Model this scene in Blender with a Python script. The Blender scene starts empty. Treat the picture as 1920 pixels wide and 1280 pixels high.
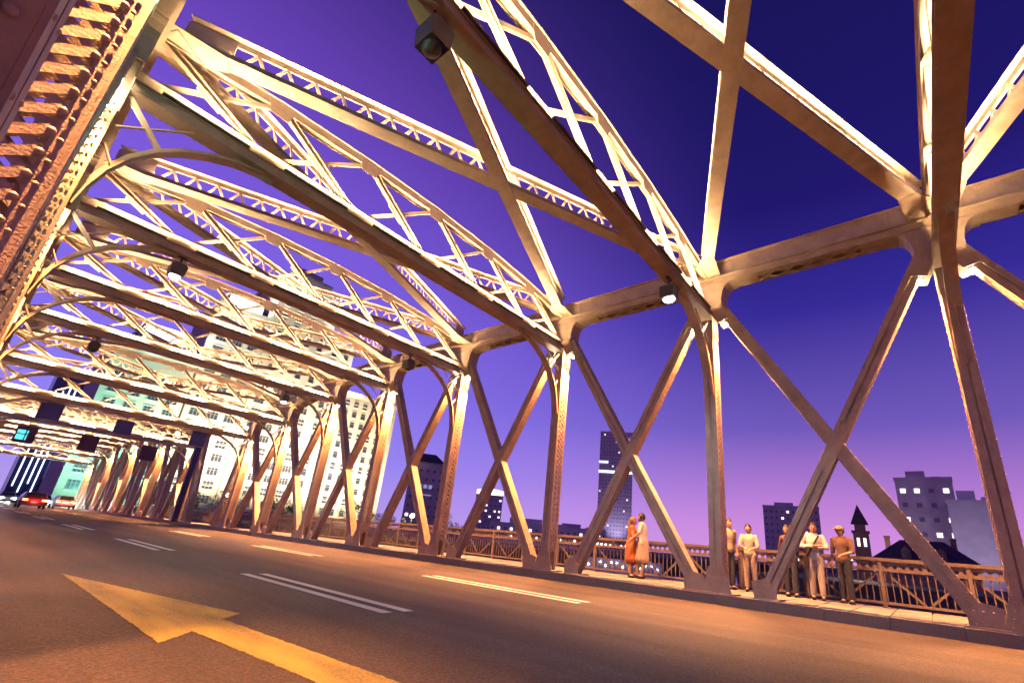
import bpy, bmesh, math, random
from mathutils import Vector, Matrix
random.seed(7)
S = bpy.context.scene
COL = S.collection
R = math.radians

# ------------------------------------------------------------------ camera
cam_d = bpy.data.cameras.new('camera'); cam = bpy.data.objects.new('camera', cam_d); COL.objects.link(cam)
YAW, PITCH, ROLL = 0.8896, 0.3457, 0.0867
fw = Vector((math.sin(YAW)*math.cos(PITCH), math.cos(YAW)*math.cos(PITCH), math.sin(PITCH)))
r0 = Vector((math.cos(YAW), -math.sin(YAW), 0)); u0 = r0.cross(fw)
rr = r0*math.cos(ROLL)+u0*math.sin(ROLL); uu = -r0*math.sin(ROLL)+u0*math.cos(ROLL)
M = Matrix((rr, uu, -fw)).transposed().to_4x4(); M.translation = Vector((0.133, -3.6845, 0.7417))
cam.matrix_world = M
cam_d.sensor_width = 36; cam_d.lens = 863.15/1920*36
cam_d.shift_x = -(1031-960)/1920; cam_d.shift_y = (704.47-640)/1920
cam_d.clip_start = 0.05; cam_d.clip_end = 6000
S.camera = cam

# ------------------------------------------------------------------ world: dusk sky
SKY = 1.14
w = bpy.data.worlds.new('World'); S.world = w; w.use_nodes = True
nt = w.node_tree; nt.nodes.clear()
def N(t, **k):
    n = nt.nodes.new(t)
    for a, b in k.items(): setattr(n, a, b)
    return n
out = N('ShaderNodeOutputWorld'); bg = N('ShaderNodeBackground')
tc = N('ShaderNodeTexCoord'); sep = N('ShaderNodeSeparateXYZ')
nt.links.new(tc.outputs['Generated'], sep.inputs[0])
def ramp(stops, fac):
    n = N('ShaderNodeValToRGB'); nt.links.new(fac, n.inputs[0]); e = n.color_ramp.elements
    e[0].position, e[0].color = stops[0][0], (*stops[0][1], 1)
    e[1].position, e[1].color = stops[-1][0], (*stops[-1][1], 1)
    for p, c in stops[1:-1]:
        x = e.new(p); x.color = (*c, 1)
    return n
east = ramp([(0.0, (.58, .26, .66)), (.06, (.55, .23, .64)), (.14, (.36, .165, .55)), (.24, (.145, .090, .44)), (.45, (.033, .021, .27)),
             (.62, (.013, .008, .13)), (1, (.006, .006, .06))], sep.outputs['Z'])
north = ramp([(0.0, (.42, .30, .74)), (.12, (.27, .21, .78)), (.28, (.21, .14, .74)), (.5, (.19, .10, .66)), (.72, (.15, .06, .49)),
              (1, (.03, .012, .12))], sep.outputs['Z'])
mr = N('ShaderNodeMapRange', interpolation_type='SMOOTHSTEP'); nt.links.new(sep.outputs['Y'], mr.inputs[0])
mr.inputs[1].default_value = 0.15; mr.inputs[2].default_value = 0.98
mix = N('ShaderNodeMix', data_type='RGBA'); nt.links.new(mr.outputs[0], mix.inputs[0])
nt.links.new(east.outputs[0], mix.inputs[6]); nt.links.new(north.outputs[0], mix.inputs[7])
sky = N('ShaderNodeTexSky', sky_type='NISHITA'); sky.sun_disc = False
sky.sun_elevation = R(-4); sky.sun_rotation = R(0); sky.ozone_density = 6
add = N('ShaderNodeMix', data_type='RGBA', blend_type='ADD'); add.inputs[0].default_value = 0.08
nt.links.new(mix.outputs[2], add.inputs[6]); nt.links.new(sky.outputs[0], add.inputs[7])
nt.links.new(add.outputs[2], bg.inputs[0]); bg.inputs[1].default_value = SKY
nt.links.new(bg.outputs[0], out.inputs[0])

S.view_settings.view_transform = 'Standard'; S.view_settings.look = 'None'
S.view_settings.exposure = 0.0; S.view_settings.gamma = 1.0
S.render.engine = 'CYCLES'
S.cycles.use_denoising = True; S.cycles.max_bounces = 5; S.cycles.diffuse_bounces = 3; S.cycles.glossy_bounces = 2
S.cycles.sample_clamp_indirect = 6; S.cycles.use_light_tree = True
S.cycles.caustics_reflective = False; S.cycles.caustics_refractive = False

FLOOD_W, STRIP_E, PROJ_W = 7000, 210.0, 360      # node floodlight power, LED strip emission
WARM = (1.0, .68, .38); GOLD = (1.0, .41, .135)

# ------------------------------------------------------------------ materials
MATS = {}
def mat(name, col, rough=.5, metal=0, noise=0, scale=8, bump=0, bscale=60, emit=None, estr=0, col2=None, spec=.5, detail=4):
    if name in MATS: return MATS[name]
    m = bpy.data.materials.new(name); m.use_nodes = True; t = m.node_tree; b = t.nodes['Principled BSDF']
    b.inputs['Base Color'].default_value = (*col, 1); b.inputs['Roughness'].default_value = rough; b.inputs['Metallic'].default_value = metal
    b.inputs['Specular IOR Level'].default_value = spec
    if noise or col2:
        c = t.nodes.new('ShaderNodeTexCoord'); n = t.nodes.new('ShaderNodeTexNoise'); n.inputs['Scale'].default_value = scale; n.inputs['Detail'].default_value = detail
        n.inputs['Roughness'].default_value = .65
        t.links.new(c.outputs['Object'], n.inputs['Vector'])
        rp = t.nodes.new('ShaderNodeValToRGB'); t.links.new(n.outputs[0], rp.inputs[0])
        c2 = col2 or tuple(v*(1-noise) for v in col)
        rp.color_ramp.elements[0].position = .38; rp.color_ramp.elements[0].color = (*c2, 1)
        rp.color_ramp.elements[1].position = .62; rp.color_ramp.elements[1].color = (*col, 1)
        t.links.new(rp.outputs[0], b.inputs['Base Color'])
    if bump:
        c = t.nodes.new('ShaderNodeTexCoord'); n2 = t.nodes.new('ShaderNodeTexNoise'); n2.inputs['Scale'].default_value = bscale; n2.inputs['Detail'].default_value = 3
        t.links.new(c.outputs['Object'], n2.inputs['Vector'])
        bp = t.nodes.new('ShaderNodeBump'); bp.inputs['Strength'].default_value = bump; bp.inputs['Distance'].default_value = .01
        t.links.new(n2.outputs[0], bp.inputs['Height']); t.links.new(bp.outputs[0], b.inputs['Normal'])
    if emit:
        b.inputs['Emission Color'].default_value = (*emit, 1); b.inputs['Emission Strength'].default_value = estr
    MATS[name] = m; return m

STEEL = mat('steel_paint', (.56, .41, .28), .48, noise=.22, scale=3.0, bump=.35, bscale=70)
RIVET = mat('rivet_paint', (.58, .43, .30), .42)
LEDBOX = mat('fixture_grey', (.05, .045, .045), .5)
LED = mat('led_strip_glow', (.8, .6, .4), .5, emit=WARM, estr=STRIP_E)
BULB = mat('flood_bulb_glow', (.9, .8, .6), .4, emit=(1, .82, .55), estr=220)
COOL = mat('cool_lamp_glow', (.8, .9, 1), .4, emit=(.75, .9, 1), estr=45)
ASPH = bpy.data.materials.new('asphalt'); ASPH.use_nodes = True
def _asph():
    t = ASPH.node_tree; b = t.nodes['Principled BSDF']; L = t.links.new; n = t.nodes.new
    c = n('ShaderNodeTexCoord'); sp = n('ShaderNodeTexNoise'); sp.inputs['Scale'].default_value = 48; sp.inputs['Detail'].default_value = 6; sp.inputs['Roughness'].default_value = .8
    L(c.outputs['Object'], sp.inputs['Vector'])
    rp = n('ShaderNodeValToRGB'); L(sp.outputs[0], rp.inputs[0]); e = rp.color_ramp.elements
    e[0].position, e[0].color = .43, (.006, .004, .004, 1); e[1].position, e[1].color = .62, (.145, .080, .056, 1)
    mp = n('ShaderNodeMapping'); mp.inputs['Scale'].default_value = (1.3, .12, 1); L(c.outputs['Object'], mp.inputs['Vector'])
    wr = n('ShaderNodeTexNoise'); wr.inputs['Scale'].default_value = 1.1; wr.inputs['Detail'].default_value = 5; L(mp.outputs[0], wr.inputs['Vector'])
    r2 = n('ShaderNodeValToRGB'); L(wr.outputs[0], r2.inputs[0]); r2.color_ramp.elements[0].position = .3; r2.color_ramp.elements[0].color = (.55, .52, .52, 1); r2.color_ramp.elements[1].position = .7; r2.color_ramp.elements[1].color = (1.1, 1.1, 1.1, 1)
    m = n('ShaderNodeMix'); m.data_type = 'RGBA'; m.blend_type = 'MULTIPLY'; m.inputs[0].default_value = 1; L(rp.outputs[0], m.inputs[6]); L(r2.outputs[0], m.inputs[7]); L(m.outputs[2], b.inputs['Base Color'])
    mr_ = n('ShaderNodeMapRange'); L(wr.outputs[0], mr_.inputs[0]); mr_.inputs[3].default_value = .72; mr_.inputs[4].default_value = .50; L(mr_.outputs[0], b.inputs['Roughness'])
    bp = n('ShaderNodeBump'); bp.inputs['Strength'].default_value = .9; bp.inputs['Distance'].default_value = .02; L(sp.outputs[0], bp.inputs['Height']); L(bp.outputs[0], b.inputs['Normal'])
_asph()
CONC = mat('sidewalk_concrete', (.30, .26, .24), .7, noise=.25, scale=6, bump=.25, bscale=90)
KERB = mat('kerb_granite', (.25, .22, .21), .65, noise=.3, scale=40, bump=.2, bscale=120)
PAINT = mat('road_paint', (.86, .78, .66), .5, noise=.2, scale=60)
YELL = bpy.data.materials.new('worn_yellow_paint'); YELL.use_nodes = True
def _yell():
    t = YELL.node_tree; b = t.nodes['Principled BSDF']; L = t.links.new; n = t.nodes.new; b.inputs['Roughness'].default_value = .6
    c = n('ShaderNodeTexCoord'); mp = n('ShaderNodeMapping'); mp.inputs['Scale'].default_value = (2.2, .45, 1); L(c.outputs['Object'], mp.inputs['Vector'])
    big = n('ShaderNodeTexNoise'); big.inputs['Scale'].default_value = 1.6; big.inputs['Detail'].default_value = 6; L(mp.outputs[0], big.inputs['Vector'])
    sp = n('ShaderNodeTexNoise'); sp.inputs['Scale'].default_value = 60; sp.inputs['Detail'].default_value = 6; sp.inputs['Roughness'].default_value = .8; L(c.outputs['Object'], sp.inputs['Vector'])
    a = n('ShaderNodeMath'); a.operation = 'MULTIPLY_ADD'; L(big.outputs[0], a.inputs[0]); a.inputs[1].default_value = .75; L(sp.outputs[0], a.inputs[2])
    rp = n('ShaderNodeValToRGB'); L(a.outputs[0], rp.inputs[0]); e = rp.color_ramp.elements
    e[0].position, e[0].color = .70, (.035, .026, .018, 1); e[1].position, e[1].color = 1.0, (.34, .25, .035, 1)
    x = e.new(.82); x.color = (.19, .135, .03, 1)
    L(rp.outputs[0], b.inputs['Base Color'])
    bp = n('ShaderNodeBump'); bp.inputs['Strength'].default_value = .5; bp.inputs['Distance'].default_value = .006; L(sp.outputs[0], bp.inputs['Height']); L(bp.outputs[0], b.inputs['Normal'])
_yell()
RAILM = mat('railing_paint', (.20, .145, .13), .45, noise=.2, scale=10)
BLUE = mat('blue_sign_paint', (.02, .03, .33), .4, noise=.2, scale=4)
DARK = mat('dark_metal', (.04, .035, .04), .45)
WATER = mat('river_water', (.012, .014, .03), .12, bump=.6, bscale=.8)
LAND = mat('bank_ground', (.09, .08, .07), .9, noise=.3, scale=.3)
STONE = mat('facade_stone', (.42, .38, .33), .8, noise=.14, scale=.35)
TRIM = mat('facade_trim', (.50, .46, .40), .75, noise=.1, scale=.5)
PANE = mat('dark_pane', (.03, .035, .06), .15)
FRAME = mat('window_frame', (.16, .15, .14), .5)

# ------------------------------------------------------------------ mesh builder
class MB:
    def __init__(s): s.v = []; s.f = []; s.m = []; s.mats = []; s.cur = 0; s.sm = set()
    def use(s, m):
        if m not in s.mats: s.mats.append(m)
        s.cur = s.mats.index(m); return s
    def add(s, vs, fs, smooth=False):
        b = len(s.v); s.v += [tuple(v) for v in vs]
        for f in fs:
            if smooth: s.sm.add(len(s.f))
            s.f.append([b+i for i in f]); s.m.append(s.cur)
        return s
    def box(s, x0, x1, y0, y1, z0, z1):
        return s.add([(x, y, z) for z in (z0, z1) for y in (y0, y1) for x in (x0, x1)],
                     [(0, 2, 3, 1), (4, 5, 7, 6), (0, 1, 5, 4), (2, 6, 7, 3), (0, 4, 6, 2), (1, 3, 7, 5)])
    def bar(s, p, q, wv, hv, w, h):
        """beam p->q with half extents w along wv and h along hv"""
        p, q, wv, hv = Vector(p), Vector(q), Vector(wv).normalized()*w, Vector(hv).normalized()*h
        return s.add([e+a*wv+b*hv for e in (p, q) for b in (-1, 1) for a in (-1, 1)],
                     [(0, 2, 3, 1), (4, 5, 7, 6), (0, 1, 5, 4), (2, 6, 7, 3), (0, 4, 6, 2), (1, 3, 7, 5)])
    def beam(s, p, q, w, h, up=(0, 0, 1)):
        d = (Vector(q)-Vector(p)).normalized(); wv = d.cross(Vector(up)).normalized(); hv = wv.cross(d)
        return s.bar(p, q, wv, hv, w/2, h/2)
    def prism(s, pts, axis, a, b):
        """polygon pts (2D) extruded along axis 'x','y','z' from a to b"""
        def P(u, v, t): return {'x': (t, u, v), 'y': (u, t, v), 'z': (u, v, t)}[axis]
        n = len(pts); vs = [P(u, v, a) for u, v in pts]+[P(u, v, b) for u, v in pts]
        return s.add(vs, [list(range(n))[::-1], list(range(n, 2*n))]+[(i, (i+1) % n, n+(i+1) % n, n+i) for i in range(n)])
    def sweep(s, pts, sec, wv):
        """rectangular section (half w along wv, half h in-plane) along a polyline"""
        w, h = sec; wv = Vector(wv).normalized(); P = [Vector(p) for p in pts]; rings = []
        for i, p in enumerate(P):
            t = (P[min(i+1, len(P)-1)]-P[max(i-1, 0)]).normalized(); nrm = wv.cross(t).normalized()
            rings += [p+a*w*wv+b*h*nrm for a, b in ((-1, -1), (1, -1), (1, 1), (-1, 1))]
        fs = [(0, 1, 2, 3), tuple(len(rings)-4+i for i in (3, 2, 1, 0))]
        for i in range(len(P)-1):
            for k in range(4): fs.append((4*i+k, 4*i+4+k, 4*i+4+(k+1) % 4, 4*i+(k+1) % 4))
        return s.add(rings, fs)
    def cyl(s, p, q, r1, r2=None, n=10, smooth=True):
        p, q = Vector(p), Vector(q); r2 = r1 if r2 is None else r2; d = (q-p).normalized()
        a = d.cross(Vector((0, 0, 1)) if abs(d.z) < .9 else Vector((1, 0, 0))).normalized(); b = d.cross(a)
        vs = [c+rad*(math.cos(2*math.pi*k/n)*a+math.sin(2*math.pi*k/n)*b) for c, rad in ((p, r1), (q, r2)) for k in range(n)]
        s.add(vs, [(k, (k+1) % n, n+(k+1) % n, n+k) for k in range(n)], smooth)
        base = len(s.v)-2*n
        s.f.append([base+k for k in range(n)][::-1]); s.m.append(s.cur); s.f.append([base+n+k for k in range(n)]); s.m.append(s.cur)
        return s
    def dome(s, c, nrm, r, h, n=8):
        c, nrm = Vector(c), Vector(nrm).normalized(); a = nrm.orthogonal().normalized(); b = nrm.cross(a)
        vs = []
        for rad, hh in ((r, 0), (r*.8, h*.65)): vs += [c+hh*nrm+rad*(math.cos(2*math.pi*k/n)*a+math.sin(2*math.pi*k/n)*b) for k in range(n)]
        vs.append(c+h*nrm)
        return s.add(vs, [(k, (k+1) % n, n+(k+1) % n, n+k) for k in range(n)]+[(n+k, n+(k+1) % n, 2*n) for k in range(n)], True)
    def ball(s, c, rx, ry, rz, nu=10, nv=7):
        c = Vector(c); vs = [c+Vector((0, 0, rz))]
        for j in range(1, nv):
            t = math.pi*j/nv
            vs += [c+Vector((rx*math.sin(t)*math.cos(2*math.pi*k/nu), ry*math.sin(t)*math.sin(2*math.pi*k/nu), rz*math.cos(t))) for k in range(nu)]
        vs.append(c-Vector((0, 0, rz))); fs = [(0, 1+k, 1+(k+1) % nu) for k in range(nu)]
        for j in range(nv-2):
            for k in range(nu): fs.append((1+j*nu+k, 1+(j+1)*nu+k, 1+(j+1)*nu+(k+1) % nu, 1+j*nu+(k+1) % nu))
        b = 1+(nv-2)*nu; fs += [(b+k, len(vs)-1, b+(k+1) % nu) for k in range(nu)]
        return s.add(vs, fs, True)
    def mesh(s, name, m=None):
        me = bpy.data.meshes.new(name); me.from_pydata(s.v, [], s.f)
        for x in (s.mats or [m]): me.materials.append(x)
        if len(s.mats) > 1: me.polygons.foreach_set('material_index', s.m)
        if s.sm: me.polygons.foreach_set('use_smooth', [i in s.sm for i in range(len(s.f))])
        bm = bmesh.new(); bm.from_mesh(me); bmesh.ops.recalc_face_normals(bm, faces=bm.faces); bm.to_mesh(me); bm.free()
        me.update(); return me
def ob(name, me, parent=None, loc=(0, 0, 0), rot=(0, 0, 0), label=None, cat=None, group=None, kind=None):
    o = bpy.data.objects.new(name, me); COL.objects.link(o); o.location = loc; o.rotation_euler = rot
    if parent: o.parent = parent
    for k, v in (('label', label), ('category', cat), ('group', group), ('kind', kind)):
        if v: o[k] = v
    return o
def thing(name, label, cat, loc=(0, 0, 0), rz=0, group=None): return ob(name, None, None, loc, (0, 0, rz), label, cat, group)
CACHE = {}
def cached(key, fn):
    if key not in CACHE: CACHE[key] = fn()
    return CACHE[key]
def lamp(kind, name, parent, loc, energy, col, target=None, size=.08, angle=70, blend=.8):
    d = bpy.data.lights.new(name, kind); d.energy = energy; d.color = col
    if kind == 'SPOT': d.spot_size = R(angle); d.spot_blend = blend; d.shadow_soft_size = size
    elif kind == 'AREA': d.size = size
    else: d.shadow_soft_size = size
    o = bpy.data.objects.new(name, d); COL.objects.link(o); o.location = loc
    if target is not None: o.rotation_euler = (Vector(target)-Vector(loc)).to_track_quat('-Z', 'Y').to_euler()
    if parent: o.parent = parent
    return o

# ================================================================== the setting
P, W = 4.7935, 11.0
NEAR_END, FAR_START, FAR_END = 31.2, 34.6, 84.5
def struct(name, mb, m=None, parent=None): return ob(name, mb.mesh(name, m), parent, kind=None if parent else 'structure')
struct('river', MB().box(-900, 2500, -1500, 2500, -7.2, -6.2), WATER)
struct('north_bank_ground', MB().box(-900, 60, 84.6, 2500, -6.1, -.32).box(60, 2500, 78, 2500, -6.1, -1.2), LAND)
struct('east_bank_ground', MB().box(86, 2500, -900, 22, -6.1, -1.2), LAND)
road = struct('road', MB().box(.1, 10.9, -30, 400, -.5, -.2), ASPH)
side = struct('sidewalk', MB().box(11.12, 14.05, -30, 84.5, -.35, -.045).box(-3.05, -.12, -30, 84.5, -.35, -.003), CONC)
kerb = struct('kerb', MB().box(10.905, 11.115, 31, 84.5, -.45, 0).box(-.12, .095, -30, 84.5, -.45, -.002), KERB)
ks = MB().box(10.9, 11.115, .006, .994, -.45, 0).mesh('kerb_stone', KERB)
for k in range(-10, 31): ob('kerb_stone', ks, kerb, (random.uniform(-.003, .003), k, random.uniform(-.004, .004)))
CV = [mat('slab_%s' % n_, c_, .7, noise=.25, scale=6, bump=.25, bscale=90) for n_, c_ in (('pale', (.32, .28, .25)), ('mid', (.27, .235, .215)), ('dark', (.23, .20, .19)))]
ps = [[MB().box(11.13+j*.97, 11.13+j*.97+.945, .012, .588, -.045, 0).mesh('paving_slab', c_) for c_ in CV] for j in range(3)]
for k in range(-14, 52):
    for j in range(3): ob('paving_slab', random.choice(ps[j]), side, (0, k*.6, random.uniform(-.004, .003)))
struct('far_pavement', MB().box(11.12, 14.05, 84.5, 300, -.35, -.02), CONC)
# lane dashes: pairs of thin lines
dash = MB().box(0, .14, 0, 4.25, 0, .003).mesh('lane_dash', PAINT)
for j in range(-1, 8):
    y = 1.5+j*9.5
    for x in (3.78, 4.09)+(() if j < 0 else (7.42, 7.73)): ob('lane_dash', dash, road, (x, y-(.3 if x > 7 else 0), -.197))
AP = [(1.55, 5.71), (2.43, 1.98), (2.19, 1.75), (2.42, -1.4), (2.06, -1.7), (1.82, 1.29), (1.51, .96)]
rg = []
for (xa, ya), (xb, yb) in zip(AP, AP[1:]+AP[:1]):
    k = max(2, int(math.hypot(xb-xa, yb-ya)/.035))
    for i in range(k): rg.append((xa+(xb-xa)*i/k+random.gauss(0, .005), ya+(yb-ya)*i/k+random.gauss(0, .006)))
ob('lane_arrow', MB().prism(rg, 'z', -.1985, -.196).mesh('lane_arrow', YELL), road)

# ================================================================== bridge
def lacing(mb, p, q, wv, nv, half, pitch, bw=.022, t=.005, double=True):
    """crossed flat bars on the face with normal nv between p and q, half = half width of the gap"""
    p, q, wv, nv = Vector(p), Vector(q), Vector(wv).normalized(), Vector(nv).normalized()
    L = (q-p).length; d = (q-p)/L; n = max(1, int(L/pitch))
    for k in range(n):
        a, b = p+d*(L*k/n), p+d*(L*(k+1)/n)
        for s in ((1, -1) if double else ((1,) if k % 2 else (-1,))):
            u, v = a+wv*half*s, b-wv*half*s; dd = (v-u).normalized()
            mb.bar(u+nv*t*(s*.6), v+nv*t*(s*.6), dd.cross(nv), nv, bw, t*.5)
    return mb
def rivets(mb, p, q, nrm, step, r=.016, h=.013):
    p, q = Vector(p), Vector(q); L = (q-p).length; n = int(L/step)
    for k in range(n+1): mb.dome(p+(q-p)*(k/max(1, n)), nrm, r, h, 6)
    return mb
def member(mb, p, q, side, wid=.28, dep=.40):
    """built-up strut from p to q in the truss plane. side=+1: right truss, inner face at x=p.x, body outward"""
    p, q = Vector(p), Vector(q); d = (q-p).normalized(); X = Vector((side, 0, 0)); wv = d.cross(X).normalized(); h = wid/2
    for s in (-1, 1):                       # inner face: two plates with an open slit; outer face the same
        c = wv*s*(h/2+.008)
        mb.bar(p+c+X*.008, q+c+X*.008, wv, X, h/2-.008, .008)
        mb.bar(p+c+X*(dep-.008), q+c+X*(dep-.008), wv, X, h/2-.008, .008)
        for x0 in (.058, dep-.058):         # angle legs along the flanks
            mb.bar(p+wv*s*(h-.008)+X*x0, q+wv*s*(h-.008)+X*x0, wv, X, .007, .041)
            mb.bar(p+wv*s*(h-.026)+X*(x0-.03 if x0 < .2 else x0+.03), q+wv*s*(h-.026)+X*(x0-.03 if x0 < .2 else x0+.03), wv, X, .010, .009)
    mb.bar(p+X*.04, q+X*.04, wv, X, .03, .006)
    return wv, X
def member_lacing(mb, p, q, side, wid=.28, dep=.40, pitch=.15):
    p, q = Vector(p), Vector(q); d = (q-p).normalized(); X = Vector((side, 0, 0)); wv = d.cross(X).normalized(); h = wid/2
    for s in (-1, 1):
        c = wv*s*(h+.004)+X*dep/2
        lacing(mb, p+c, q+c, X, wv*s, dep/2-.10, pitch, .028)
    return mb
def member_rivets(mb, p, q, side, wid=.28, dep=.40, step=.15):
    p, q = Vector(p), Vector(q); d = (q-p).normalized(); X = Vector((side, 0, 0)); wv = d.cross(X).normalized(); h = wid/2
    for s in (-1, 1):
        for x0 in (.06, dep-.06): rivets(mb, p+wv*s*(h+.006)+X*x0, q+wv*s*(h+.006)+X*x0, wv*s, step)
        rivets(mb, p+wv*s*(h*.72), q+wv*s*(h*.72), -X, step*1.6, .012, .008)
    return mb

GUS = [(-.72, 1.66), (.72, 1.66), (.74, 1.0), (.60, .98), (.50, .90), (.43, .76), (.39, .56), (.39, .36), (.54, -.05), (.28, -.12), (.20, .05), (.145, .12), (.145, -.45),
       (-.145, -.45), (-.145, .12), (-.20, .05), (-.28, -.12), (-.54, -.05), (-.39, .36), (-.39, .56), (-.43, .76), (-.50, .90), (-.60, .98), (-.74, 1.0)]
def gusset_mesh(side):
    mb = MB()
    for x in (-.018, .412):
        mb.prism([(y, z) for y, z in GUS][::(1 if side > 0 else -1)], 'x', side*x, side*(x+.014))
    for s in (-1, 1):                        # curved closing plate under the chord
        c = [(s*.74, 1.0), (s*.60, .985), (s*.50, .905), (s*.43, .765), (s*.394, .56), (s*.394, .36)]
        mb.sweep([(side*.2, y, z) for y, z in c], (.235, .012), (1, 0, 0))
    return mb.mesh('gusset_plate', STEEL)
def gusset_rivets(side):
    mb = MB()
    for z in (1.08, 1.2, 1.45, 1.57): rivets(mb, (-side*.018, -.68, z), (-side*.018, .68, z), (-side, 0, 0), .11, .013)
    for s in (-1, 1):
        for x in (.10, .33): rivets(mb, (-side*.018, s*x, .05), (-side*.018, s*x, .95), (-side, 0, 0), .11, .012)
    return mb.mesh('rivets', RIVET)
def foot_mesh(side):
    mb = MB()
    mb.prism([(-.32, 0), (.32, 0), (.17, .55), (-.17, .55)], 'x', -side*.016, -side*.002)
    for s, a in ((-1, .98), (1, .52)):
        mb.prism(sorted([(s*(a-.22), 0), (s*(a+.2), 0), (s*(a+.22), .26), (s*(a-.0), .40), (s*(a-.26), .34)], key=lambda t: math.atan2(t[1]-.18, t[0]-s*a)), 'x', -side*.018, -side*.004)
    mb.box(min(side*-.06, side*.46), max(side*-.06, side*.46), -.36, .36, -.02, .03)
    for s, a in ((-1, .98), (1, .52)): mb.box(min(side*-.05, side*.46), max(side*-.05, side*.46), s*a-.26, s*a+.24, -.018, .032)
    for y in (-.2, -.07, .07, .2): rivets(mb, (-side*.016, y, .08), (-side*.016, y*.6, .45), (-side, 0, 0), .12, .016)
    for s, a in ((-1, .98), (1, .52)):
        for y in (-.12, 0, .12): rivets(mb, (-side*.018, s*a+y, .07), (-side*.018, s*a+y, .26), (-side, 0, 0), .1, .016)
    return mb.mesh('foot_plate', STEEL)
def chord_mesh(L, dz, side, trimmed=True):
    """chord panel from (0,0,0) to (0,L,dz); z=0 is the chord bottom; body outward"""
    a, b = Vector((0, 0, 0)), Vector((0, L, dz)); d = (b-a).normalized(); X = Vector((side, 0, 0)); up = Vector((0, -d.z, d.y))
    mb = MB()
    for x in (.012, .388): mb.bar(a+X*x+up*.44, b+X*x+up*.44, X, up, .012, .24)
    mb.bar(a+X*.2+up*.69, b+X*.2+up*.69, X, up, .235, .012)
    for x, o in ((-.03, -1), (.43, 1)):
        mb.bar(a+X*(x+o*.02)+up*.655, b+X*(x+o*.02)+up*.655, X, up, .05, .012)      # top angle ledge
        mb.bar(a+X*(x+o*.02)+up*.20, b+X*(x+o*.02)+up*.20, X, up, .055, .012)
        mb.bar(a+X*(x-o*.012)+up*.115, b+X*(x-o*.012)+up*.115, X, up, .010, .075)
    for x in (-.02, .42): mb.bar(a+X*(x+(.05 if x < 0 else -.05))+up*.028, b+X*(x+(.05 if x < 0 else -.05))+up*.028, X, up, .068, .010)
    for t0, t1 in ((0, .27), (.73, 1)): mb.bar(a+(b-a)*t0+X*.2+up*.008, a+(b-a)*t1+X*.2+up*.008, X, up, .215, .008)
    lacing(mb, a+(b-a)*.27+X*.2+up*.010, a+(b-a)*.73+X*.2+up*.010, X, up, .17, .42, .030, .010)
    return mb.mesh('top_chord', STEEL)
def chord_rivets(L, dz, side):
    a, b = Vector((0, 0, 0)), Vector((0, L, dz)); d = (b-a).normalized(); X = Vector((side, 0, 0)); up = Vector((0, -d.z, d.y)); mb = MB()
    for z, st in ((.60, .10), (.52, .22), (.30, .16)): rivets(mb, a+up*z, b+up*z, -X, st, .013)
    rivets(mb, a+up*.115-X*.03, b+up*.115-X*.03, -X, .45, .014)
    for x in (.02, .38): rivets(mb, a+up*0+X*x, b+up*0+X*x, -up, .16, .013)
    return mb.mesh('rivets', RIVET)

# ---- sway frame pieces (local: strut bottom at z=0, x 0..W, centred on y=0)
NP = 6
def zu(x): return 1.27+.42*(1-((x-W/2)/(W/2))**2)
def strut_mesh():
    mb = MB()
    mb.box(.0, W, -.17, .17, 0, .014); mb.box(.0, W, -.165, .165, .19, .204)
    for s in (-1, 1): mb.box(.0, W, min(s*.10, s*.125), max(s*.10, s*.125), .014, .19)
    mb.box(.0, W, -.045, .045, .204, .40); mb.box(.0, W, -.10, .10, .40, .414)
    for s in (-1, 1): rivets(mb, (.2, s*.15, 0), (W-.2, s*.15, 0), (0, 0, -1), .22, .013)
    return mb.mesh('sway_frame', STEEL)
def ustrut_mesh():
    mb = MB(); pts = [(x, 0, zu(x)) for x in [k*W/NP for k in range(NP+1)]]
    for s in (-1, 1): mb.sweep([(x, s*.075, z) for x, y, z in pts], (.012, .085), (0, 1, 0))
    mb.sweep([(x, 0, z+.088) for x, y, z in pts], (.12, .008), (0, 1, 0))
    mb.sweep([(x, 0, z-.03) for x, y, z in pts], (.065, .006), (0, 1, 0))
    for k in range(1, NP):
        x = k*W/NP; z = zu(x); mb.prism([(x-.25, z+.05), (x+.25, z+.05), (x+.16, z-.26), (x-.16, z-.26)], 'y', -.095, -.089)
    return mb.mesh('upper_strut', STEEL)
def web_mesh(k, heavy):
    x0, x1 = k*W/NP, (k+1)*W/NP; mb = MB()
    if heavy:
        p, q = Vector((x0+.1, 0, zu(x0)-.02)), Vector((x1-.12, 0, .38)); d = (q-p).normalized(); n = Vector((0, 1, 0)).cross(d)
        mb.bar(p, q, n, (0, 1, 0), .055, .008)
        for s in (-1, 1): mb.bar(p+n*s*.05, q+n*s*.05, n, (0, 1, 0), .006, .05)
        m = (p+q)/2; mb.bar(m-d*.22, m+d*.22, n, (0, 1, 0), .13, .007)
        rivets(mb, m-d*.2-Vector((0, .009, 0)), m+d*.2-Vector((0, .009, 0)), (0, -1, 0), .08, .014)
    else:
        p, q = Vector((x0+.12, .02, .36)), Vector((x1-.1, .02, zu(x1)-.05)); d = (q-p).normalized(); n = Vector((0, 1, 0)).cross(d)
        mb.bar(p, q, n, (0, 1, 0), .035, .006); mb.bar(p+n*.03+Vector((0, .03, 0)), q+n*.03+Vector((0, .03, 0)), n, (0, 1, 0), .005, .03)
    return mb.mesh('web_bar', STEEL)
ARC = [(.02, -2.05), (.07, -1.72), (.17, -1.36), (.33, -1.02), (.55, -.72), (.82, -.47), (1.15, -.27), (1.5, -.12), (1.9, -.03)]
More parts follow.
